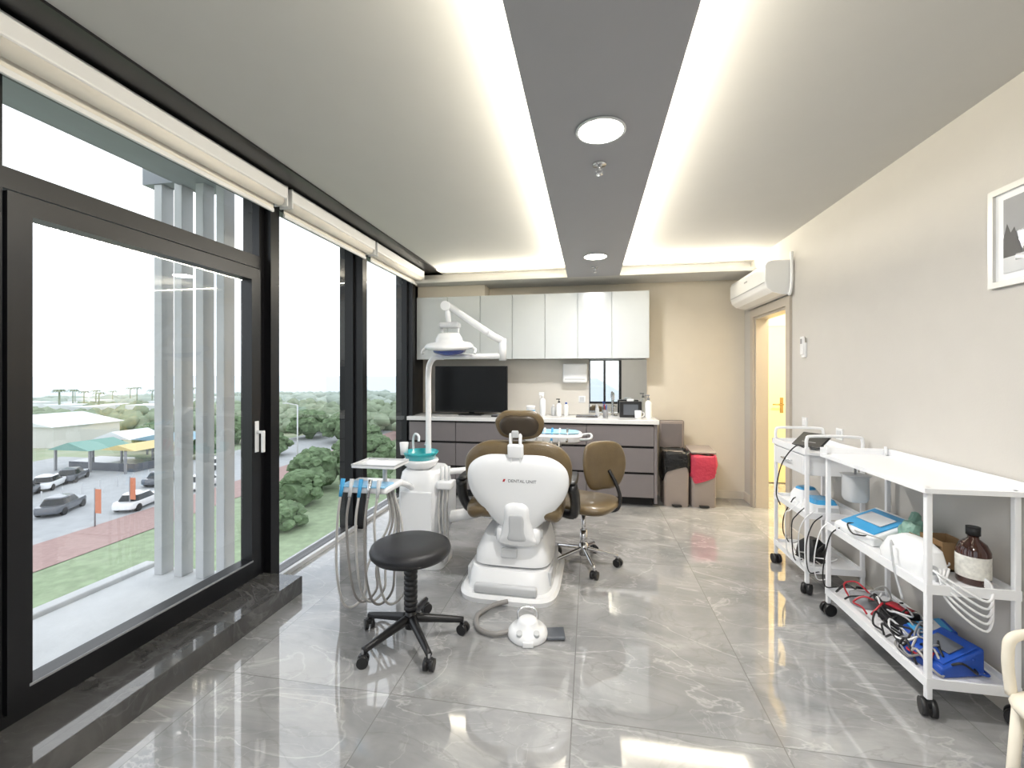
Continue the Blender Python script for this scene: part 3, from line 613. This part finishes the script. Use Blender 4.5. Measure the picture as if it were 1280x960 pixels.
for i in range(3):
    x=.17+.03*i; tube('suction_hose_%d'%i,[(x,-.16,.62),(x,-.2,.45),(x+.02,-.21,.2),(x-.02,-.16,.08),(x-.05,-.08,.2),(.12,-.02,.3)],.008,'hose',u); cyl('suction_tip_%d'%i,(x,-.155,.62),(x,-.14,.76),.008,'lgrey',u)
# ---- lamp on post
l=root('dental_operating_lamp',(-1.20,3.12,0))
tube('post',[(.0,.03,.70),(0,.03,.9),(0,.03,1.2),(0,.03,1.42),(.012,.03,1.50),(.05,.03,1.545),(.12,.03,1.55)],.021,'white',l,seg=16)
tube('arm_lower',[(.10,.03,1.55),(.55,.03,1.555)],.019,'white',l,smooth=False,seg=14)
cyl('elbow',(.57,.03,1.52),(.57,.03,1.68),.027,'white',l)
tube('arm_upper',[(.57,.03,1.66),(.5,.02,1.70),(.17,-.02,1.925)],.026,'white',l,smooth=False,seg=14)
box('spring_cover',(.22,-.035,1.78),(.50,.035,1.82),'white',l,bev=.015,rot=(0,.6,0),seg=3)
cyl('head_joint',(.16,-.06,1.92),(.16,.03,1.92),.035,'white',l); cyl('head_drop',(.165,-.02,1.92),(.175,-.02,1.79),.020,'white',l)
box('head_yoke',(.11,-.06,1.76),(.26,.02,1.80),'lgrey',l,bev=.012)
cyl('yoke_leg_a',(.125,-.02,1.77),(.125,-.02,1.69),.010,'lgrey',l); cyl('yoke_leg_b',(.245,-.02,1.77),(.245,-.02,1.69),.010,'lgrey',l)
lathe('lamp_housing',[(.05,.12),(.075,.115),(.095,.08),(.10,.055),(.155,.045),(.175,.025),(.175,.01),(.155,.0),(.12,-.005)],(.185,-.03,1.605),'white',l,40,rot=(.12,0,0))
lathe('lamp_reflector',[(.001,-.045),(.06,-.04),(.11,-.022),(.125,0),(.12,.01),(.001,.01)],(.185,-.03,1.600),'lampblue',l,40,rot=(.12,0,0))
tube('lamp_handle_l',[(.02,-.03,1.62),(-.01,-.05,1.60),(-.01,-.07,1.57)],.010,'white',l); tube('lamp_handle_r',[(.35,-.03,1.62),(.385,-.05,1.60),(.385,-.07,1.57)],.010,'white',l)

# ------------------------------------------------------------ assistant delivery cart with hoses
d=root('instrument_delivery_unit',(-1.28,2.54,0))
box('tray_top',(-.14,-.10,.855),(.14,.11,.870),'white',d,bev=.006); boxes('tray_rim',[((-.14,-.10,.870),(.14,-.094,.880)),((-.14,.104,.870),(.14,.11,.880)),((-.14,-.094,.870),(-.134,.104,.880)),((.134,-.094,.870),(.14,.104,.880))],'lgrey',d)
cyl('tray_post',(.02,.02,.70),(.02,.02,.856),.014,'lgrey',d)
box('holder_body',(-.20,-.14,.715),(.11,.10,.755),'white',d,bev=.015,seg=4)
box('blue_mat',(-.19,-.15,.752),(.10,-.02,.764),'blue',d,bev=.005)
for i in range(5):
    x=-.17+i*.058
    cyl('handpiece_%d'%(i+1),(x,-.165,.70),(x,-.135,.80),.010,['sky','lgrey','sky','chrome','lgrey'][i],d,r2=.013)
    dx=random.uniform(-.03,.03); dp=.02+.05*random.random()
    tube('hose_%d'%(i+1),[(x,-.165,.70),(x-.01,-.18,.55),(x-.02+dx,-.17,.28),(x+.0+dx,-.14,dp+.05),(x+.04+dx,-.10,dp),(x+.09+dx,-.05,dp+.06),(x+.10,-.02,.25),(.05+.02*i,.02,.50),(.02+.01*i,.04,.715)],.0075,['hose','hosed','hose','hosed','hose'][i],d)
tube('support_arm',[(.0,.05,.735),(.0,.35,.66),(.02,.53,.56)],.022,'white',d)
d=root('doctor_delivery_table',(-.30,3.62,0))
loft('console',[(.87,.40,.28,0,0),(.89,.46,.34,0,0),(.93,.48,.36,0,0),(.945,.45,.33,0,0)],'white',d,e=4)
puff('blue_mat',se(.38,.26,4,32),.008,.004,'blue',d,loc=(.02,-.01,.952),e=8)
for i in range(5): cyl('handpiece_%d'%(i+1),(-.12+i*.06,-.19,.90),(-.12+i*.06,-.08,.985),.009,['chrome','lgrey','sky','lgrey','chrome'][i],d)
for i in range(4): x=-.12+i*.06; tube('hose_%d'%(i+1),[(x,-.19,.90),(x,-.24,.8),(x,-.2,.66),(x,-.08,.7),(x,0,.88)],.007,'hose',d)
tube('arm',[(0,.02,.88),(-.02,.04,.74),(-.3,.05,.70),(-.62,-.18,.66),(-.86,-.36,.66)],.024,'white',d)
box('control_panel',(-.34,-.16,.94),(-.18,.0,1.09),'white',d,bev=.012,rot=(.4,0,0)); cyl('panel_arm',(-.24,-.05,.90),(-.25,-.06,.98),.012,'lgrey',d); tube('handle',[(.22,-.15,.91),(.3,-.16,.92),(.3,.12,.92),(.22,.12,.91)],.01,'lgrey',d)
# ------------------------------------------------------------ foot pedal
f=root('foot_control_pedal',(-.335,2.37,0),.15)
lathe('body',[(.001,0),(.105,0),(.11,.012),(.105,.035),(.085,.055),(.06,.062),(.055,.085),(.04,.095),(.001,.096)],(0,0,0),'white',f,40)
for i in range(2): cyl('button_%d'%i,(-.045+.09*i,-.075,.045),(-.045+.09*i,-.080,.062),.016,'lgrey',f)
box('press_plate',(.10,-.05,.004),(.20,.05,.022),'card2',f,bev=.006,rot=(0,-.05,0)); box('bridge',(-.03,-.115,.0),(.03,-.09,.03),'white',f,bev=.006)
tube('handle_bow',[(-.05,.03,.05),(-.05,.05,.11),(0,.06,.125),(.05,.05,.11),(.05,.03,.05)],.006,'chrome',f)
tube('hose',[(-.10,.0,.022),(-.18,-.02,.018),(-.27,.03,.018),(-.29,.16,.018),(-.20,.27,.022),(-.12,.30,.03)],.014,'hosed',f)

# ------------------------------------------------------------ trolleys
def trolley(name,x0,y0,w,l,levels,drawer=False,top=.95,handles=True):
    r=root(name,(x0,y0,0)); ps=.011
    for i,(x,y) in enumerate(((0,0),(w,0),(0,l),(w,l))):
        box('post_%d'%(i+1),(x-ps,y-ps,.07),(x+ps,y+ps,top-.0),'whitem',r,bev=.003); caster('caster_%d'%(i+1),x,y,r,r=.034,ang=random.uniform(0,3),h=.08)
    for j,z in enumerate(levels):
        boxes('shelf_%d'%(j+1),[((-.01,-.01,z),(w+.01,l+.01,z+.006)),((-.012,-.012,z-.012),(w+.012,-.004,z+.028)),((-.012,l+.004,z-.012),(w+.012,l+.012,z+.028)),((-.012,-.004,z-.012),(-.004,l+.004,z+.028)),((w+.004,-.004,z-.012),(w+.012,l+.004,z+.028))],'whitem',r)
    return r
t1=trolley('instrument_trolley',1.385,2.11,.31,.78,(.13,.52))
boxes('top_shelf',[((-.03,-.03,.93),(.335,.81,.95)),((.325,-.03,.95),(.335,.81,.985)),((-.03,.80,.95),(.335,.81,.985))],'whitem',t1)
boxes('push_handle',[((-.005,.785,.95),(.005,.795,1.0)),((.3,.785,.95),(.31,.795,1.0))],'whitem',t1)
loft('hanging_cup_holder',[(.70,.09,.09,.10,.70),(.72,.11,.11,.10,.70),(.84,.11,.11,.10,.70),(.85,.13,.13,.10,.70)],'lgrey',t1,e=4); cyl('cup_holder_rod',(.10,.70,.84),(.10,.70,.935),.006,'chrome',t1)
t2=trolley('instrument_trolley',1.38,3.14,.32,.48,(.15,.50))
boxes('top_shelf',[((-.02,-.02,.90),(.34,.50,.915)),((-.02,-.02,.915),(-.012,.50,.94)),((.332,-.02,.915),(.34,.50,.94)),((-.02,.492,.915),(.34,.50,.94))],'whitem',t2)
box('drawer_box',(.0,.02,.76),(.31,.46,.895),'whitem',t2,bev=.004); box('drawer_front',(-.014,.02,.765),(.0,.46,.89),'white',t2,bev=.004); tube('drawer_pull',[(-.014,.18,.83),(-.035,.18,.83),(-.035,.30,.83),(-.014,.30,.83)],.005,'chrome',t2,smooth=False)
for y in (.0,.48): tube('push_bar',[(0,y,.92),(0,y,1.0),(.04,y,1.02),(.28,y,1.02),(.32,y,1.0),(.32,y,.92)],.010,'whitem',t2)
r=root('tablet_device',(1.48,3.30,.915),.5); box('body',(-.07,-.1,.05),(.07,.1,.065),'black',r,bev=.004,rot=(0,-.6,0)); box('stand',(-.03,-.05,0),(.05,.05,.05),'grey',r,bev=.004)
tube('cable',[(-.05,-.03,.03),(-.12,-.06,.01),(-.17,-.02,.03),(-.21,.05,-.1),(-.2,.1,-.3),(-.14,.12,-.4)],.004,'black',r)
r=root('curing_light_unit',(1.53,3.50,.506),.3); loft('body',[(0,.16,.14,0,0),(.05,.16,.14,0,0),(.09,.12,.10,0,0)],'white',r); puff('blue_top',se(.12,.10,3,24),.02,.005,'sky',r,loc=(0,0,.09)); tube('cord',[(-.08,0,.03),(-.13,-.03,.02),(-.17,.0,-.1),(-.16,.02,-.22),(-.11,.03,-.3)],.004,'black',r)
r=root('ultrasonic_scaler',(1.52,3.27,.506)); loft('body',[(0,.18,.20,0,0),(.06,.16,.18,0,0)],'white',r); loft('cover',[(.06,.15,.17,0,0),(.085,.12,.14,0,0)],'sky',r); box('panel',(-.06,-.104,.02),(.06,-.094,.045),'lgrey',r)
r=root('black_handpiece_case',(1.50,3.34,.156),.4); loft('body',[(0,.14,.18,0,0),(.10,.12,.14,0,0),(.14,.06,.06,0,0)],'black',r); tube('cable',[(0,-.08,.08),(-.03,-.12,.14),(-.08,-.1,.08),(-.09,-.08,.01)],.006,'black',r)
def keypad(name,x,y,z,rz,w,l,h,mb,mt,ms='lgrey'):
    r=root(name,(x,y,z),rz); 
    V=[(-w/2,-l/2,0),(w/2,-l/2,0),(w/2,l/2,0),(-w/2,l/2,0),(-w/2,-l/2,h*.35),(w/2,-l/2,h),(w/2,l/2,h),(-w/2,l/2,h*.35)]
    o=mk('body',V,[[0,3,2,1],[4,5,6,7],[0,1,5,4],[1,2,6,5],[2,3,7,6],[3,0,4,7]],mb,r); bv=o.modifiers.new('b','BEVEL'); bv.width=.012; bv.segments=3
    a=math.atan2(h*.65,w); box('face',(-w*.42,-l*.42,h*.675),(w*.42,l*.42,h*.675+.006),mt,r,rot=(0,-a,0),bev=.002); box('screen',(-w*.15,-l*.3,h*.675+.012),(w*.22,l*.3,h*.675+.016),ms,r,rot=(0,-a,0))
    return r
keypad('endo_motor_unit',1.53,2.72,.526,.15,.24,.28,.13,'white','sky')
r=root('amber_bottle',(1.62,2.21,.526)); lathe('glass',[(.052,0),(.056,.008),(.056,.14),(.043,.17),(.019,.19),(.019,.21)],(0,0,0),'amber',r,32); cyl('cap',(0,0,.205),(0,0,.24),.024,'black',r); lathe('label',[(.0565,.03),(.0568,.032),(.0568,.12),(.0565,.122)],(0,0,0),'label',r,32,cap=False)
r=root('cardboard_box',(1.63,2.38,.526)); boxes('carton',[((-.055,-.07,0),(.055,.07,.01)),((-.055,-.07,0),(-.05,.07,.13)),((.05,-.07,0),(.055,.07,.13)),((-.05,-.07,0),(.05,-.065,.13)),((-.05,.065,0),(.05,.07,.13))],'card',r); box('flap',(-.11,-.06,.115),(-.05,.06,.119),'card',r,rot=(0,.4,0))
r=root('plastic_bag',(1.60,2.52,.526)); 
o=blobs('bag_body',[(0,0,.085,.065,.085)],'greenbag',3,.12); o.parent=r; o2=blobs('bag_knot',[(0,.0,.17,.025,.035)],'greenbag',2,.2); o2.parent=r
r=root('electric_handpiece_unit',(1.465,2.33,.526),.2); loft('shell',[(0,.13,.26,0,0),(.05,.14,.27,0,0),(.11,.11,.22,.01,0),(.14,.05,.12,.02,0)],'white',r,e=3); cyl('knob',(-.04,-.13,.05),(-.04,-.145,.05),.02,'lgrey',r)
for i in range(5): tube('tube_%d'%i,[(-.04+.02*i,-.13,.05),(-.06,-.21,.05-.02*i),(.05,-.27,-.02-.03*i),(.12,-.22,.03-.01*i),(.09,-.13,.06)],.005,'white',r)
tube('cup_tube',[(-.07,.02,.1),(-.10,.0,.12),(-.10,-.02,.0),(-.09,-.05,-.12)],.005,'lgrey',r)
keypad('power_pack',1.53,2.25,.136,.25,.20,.18,.12,'dblue','dblue','card2'); keypad('power_pack',1.60,2.43,.136,-.2,.16,.14,.10,'dblue','sky')
r=root('steriliser_pot',(1.50,2.76,.136)); lathe('pot',[(.001,0),(.06,0),(.065,.01),(.065,.05),(.05,.06),(.001,.065)],(0,0,0),'grey',r)
r=root('dental_micromotor',(1.58,2.60,.136),.5); loft('body',[(0,.12,.16,0,0),(.07,.10,.14,0,0)],'black',r); box('accent',(-.03,-.05,.07),(.03,.05,.08),'red',r,bev=.003)
r=root('cable_bundle',(1.5,2.5,.136))
cc=['black','grey','red','hose','black','white','black','dblue','hosed','black']
def tangle(r,cnt,x0,x1,y0,y1,zm,rad=.005,pal=cc):
    for i in range(cnt):
        pts=[]; a=random.uniform(0,6); cx=random.uniform(x0+.02,x1-.05); cy=random.uniform(y0+.03,y1-.06)
        for k in range(7): pts.append((cx+math.cos(a+k)*random.uniform(.03,.07),cy+math.sin(a+k)*random.uniform(.04,.1),.01+random.uniform(0,zm)))
        pts=[(max(x0,min(x1,x)),max(y0,min(y1,y)),z) for x,y,z in pts]
        tube('cable_%d'%i,pts,rad,pal[i%len(pal)],r,n=5,seg=6)
tangle(r,32,-.09,.17,-.36,.36,.08)
r=root('cable_bundle',(1.5,3.38,.16)); tangle(r,7,-.10,.16,-.2,.2,.05,.004,['white','black','hose'])
r=root('cable_bundle',(1.5,2.5,.53)); tangle(r,6,-.10,.16,-.36,.3,.05,.004,['white','black','hose'])
r=root('hanging_cables',(1.385,2.9,0))
for i in range(6):
    y=.25+.10*i-.35
    tube('cable_%d'%i,[(.02,y,.55),(-.05,y-.03,.5),(-.07,y,.30+.03*i),(-.03,y+.06,.18),(.04,y+.08,.17)],.0035,'white' if i%2 else 'black',r)

# ------------------------------------------------------------ visitor chair bottom right
r=root('visitor_chair',(1.46,1.38,0),.12)
puff('seat',se(.48,.46,5,40),.03,.03,'cream',r,loc=(0,0,.45),e=8)
puff('backrest',se(.44,.36,4,36),.02,.02,'cream',r,loc=(.21,.0,.72),rot=(pi/2,0,pi/2),e=8,bend=lambda x,y:.6*x*x)
for i,(x,y) in enumerate(((-.19,-.19),(-.19,.19),(.19,-.19),(.19,.19))): cyl('leg_%d'%(i+1),(x*1.1,y*1.1,0),(x,y,.43),.012,'cream',r,r2=.015)
for s in (-1,1):
    cyl('back_post_%d'%(s+2),(.2,s*.17,.43),(.205,s*.17,.70),.010,'cream',r)
    tube('arm_%d'%(s+2),[(.2,s*.22,.62),(.0,s*.235,.63),(-.15,s*.235,.62),(-.18,s*.23,.56),(-.18,s*.22,.45)],.014,'cream',r)

# ------------------------------------------------------------ world, camera
w=bpy.data.worlds.new('overcast_sky'); S.world=w; w.use_nodes=True; nt=w.node_tree; N=nt.nodes; L=nt.links; bg=N['Background']
tc=N.new('ShaderNodeTexCoord'); mp=N.new('ShaderNodeMapping'); mp.inputs['Scale'].default_value=(1,1,3); nz=N.new('ShaderNodeTexNoise'); nz.inputs['Scale'].default_value=3; nz.inputs['Detail'].default_value=6
L.new(tc.outputs['Generated'],mp.inputs[0]); L.new(mp.outputs[0],nz.inputs['Vector']); rp=N.new('ShaderNodeValToRGB'); rp.color_ramp.elements[0].position=.35; rp.color_ramp.elements[0].color=(.80,.88,.98,1); rp.color_ramp.elements[1].position=.65; rp.color_ramp.elements[1].color=(.96,.98,1,1)
L.new(nz.outputs['Fac'],rp.inputs[0]); L.new(rp.outputs[0],bg.inputs['Color']); bg.inputs['Strength'].default_value=1.7
area('window_portal',(XL-.2,1.8,1.4),(1,0,0),(0,1,0),7.2,2.8,1,portal=True)
area('window_portal_front',(-.12,YF-.12,1.5),(0,1,0),(1,0,0),1.95,1.8,1,portal=True)
cam=bpy.data.cameras.new('camera'); co=bpy.data.objects.new('camera',cam); C.objects.link(co); S.camera=co
co.location=(0,0,1.42); co.rotation_euler=(pi/2,0,math.radians(10.1)); cam.sensor_width=36; cam.lens=550/1280*36; cam.shift_y=-12/1280; cam.clip_start=.02; cam.clip_end=20000
S.view_settings.view_transform='Standard'; S.view_settings.look='None'; S.view_settings.exposure=.28
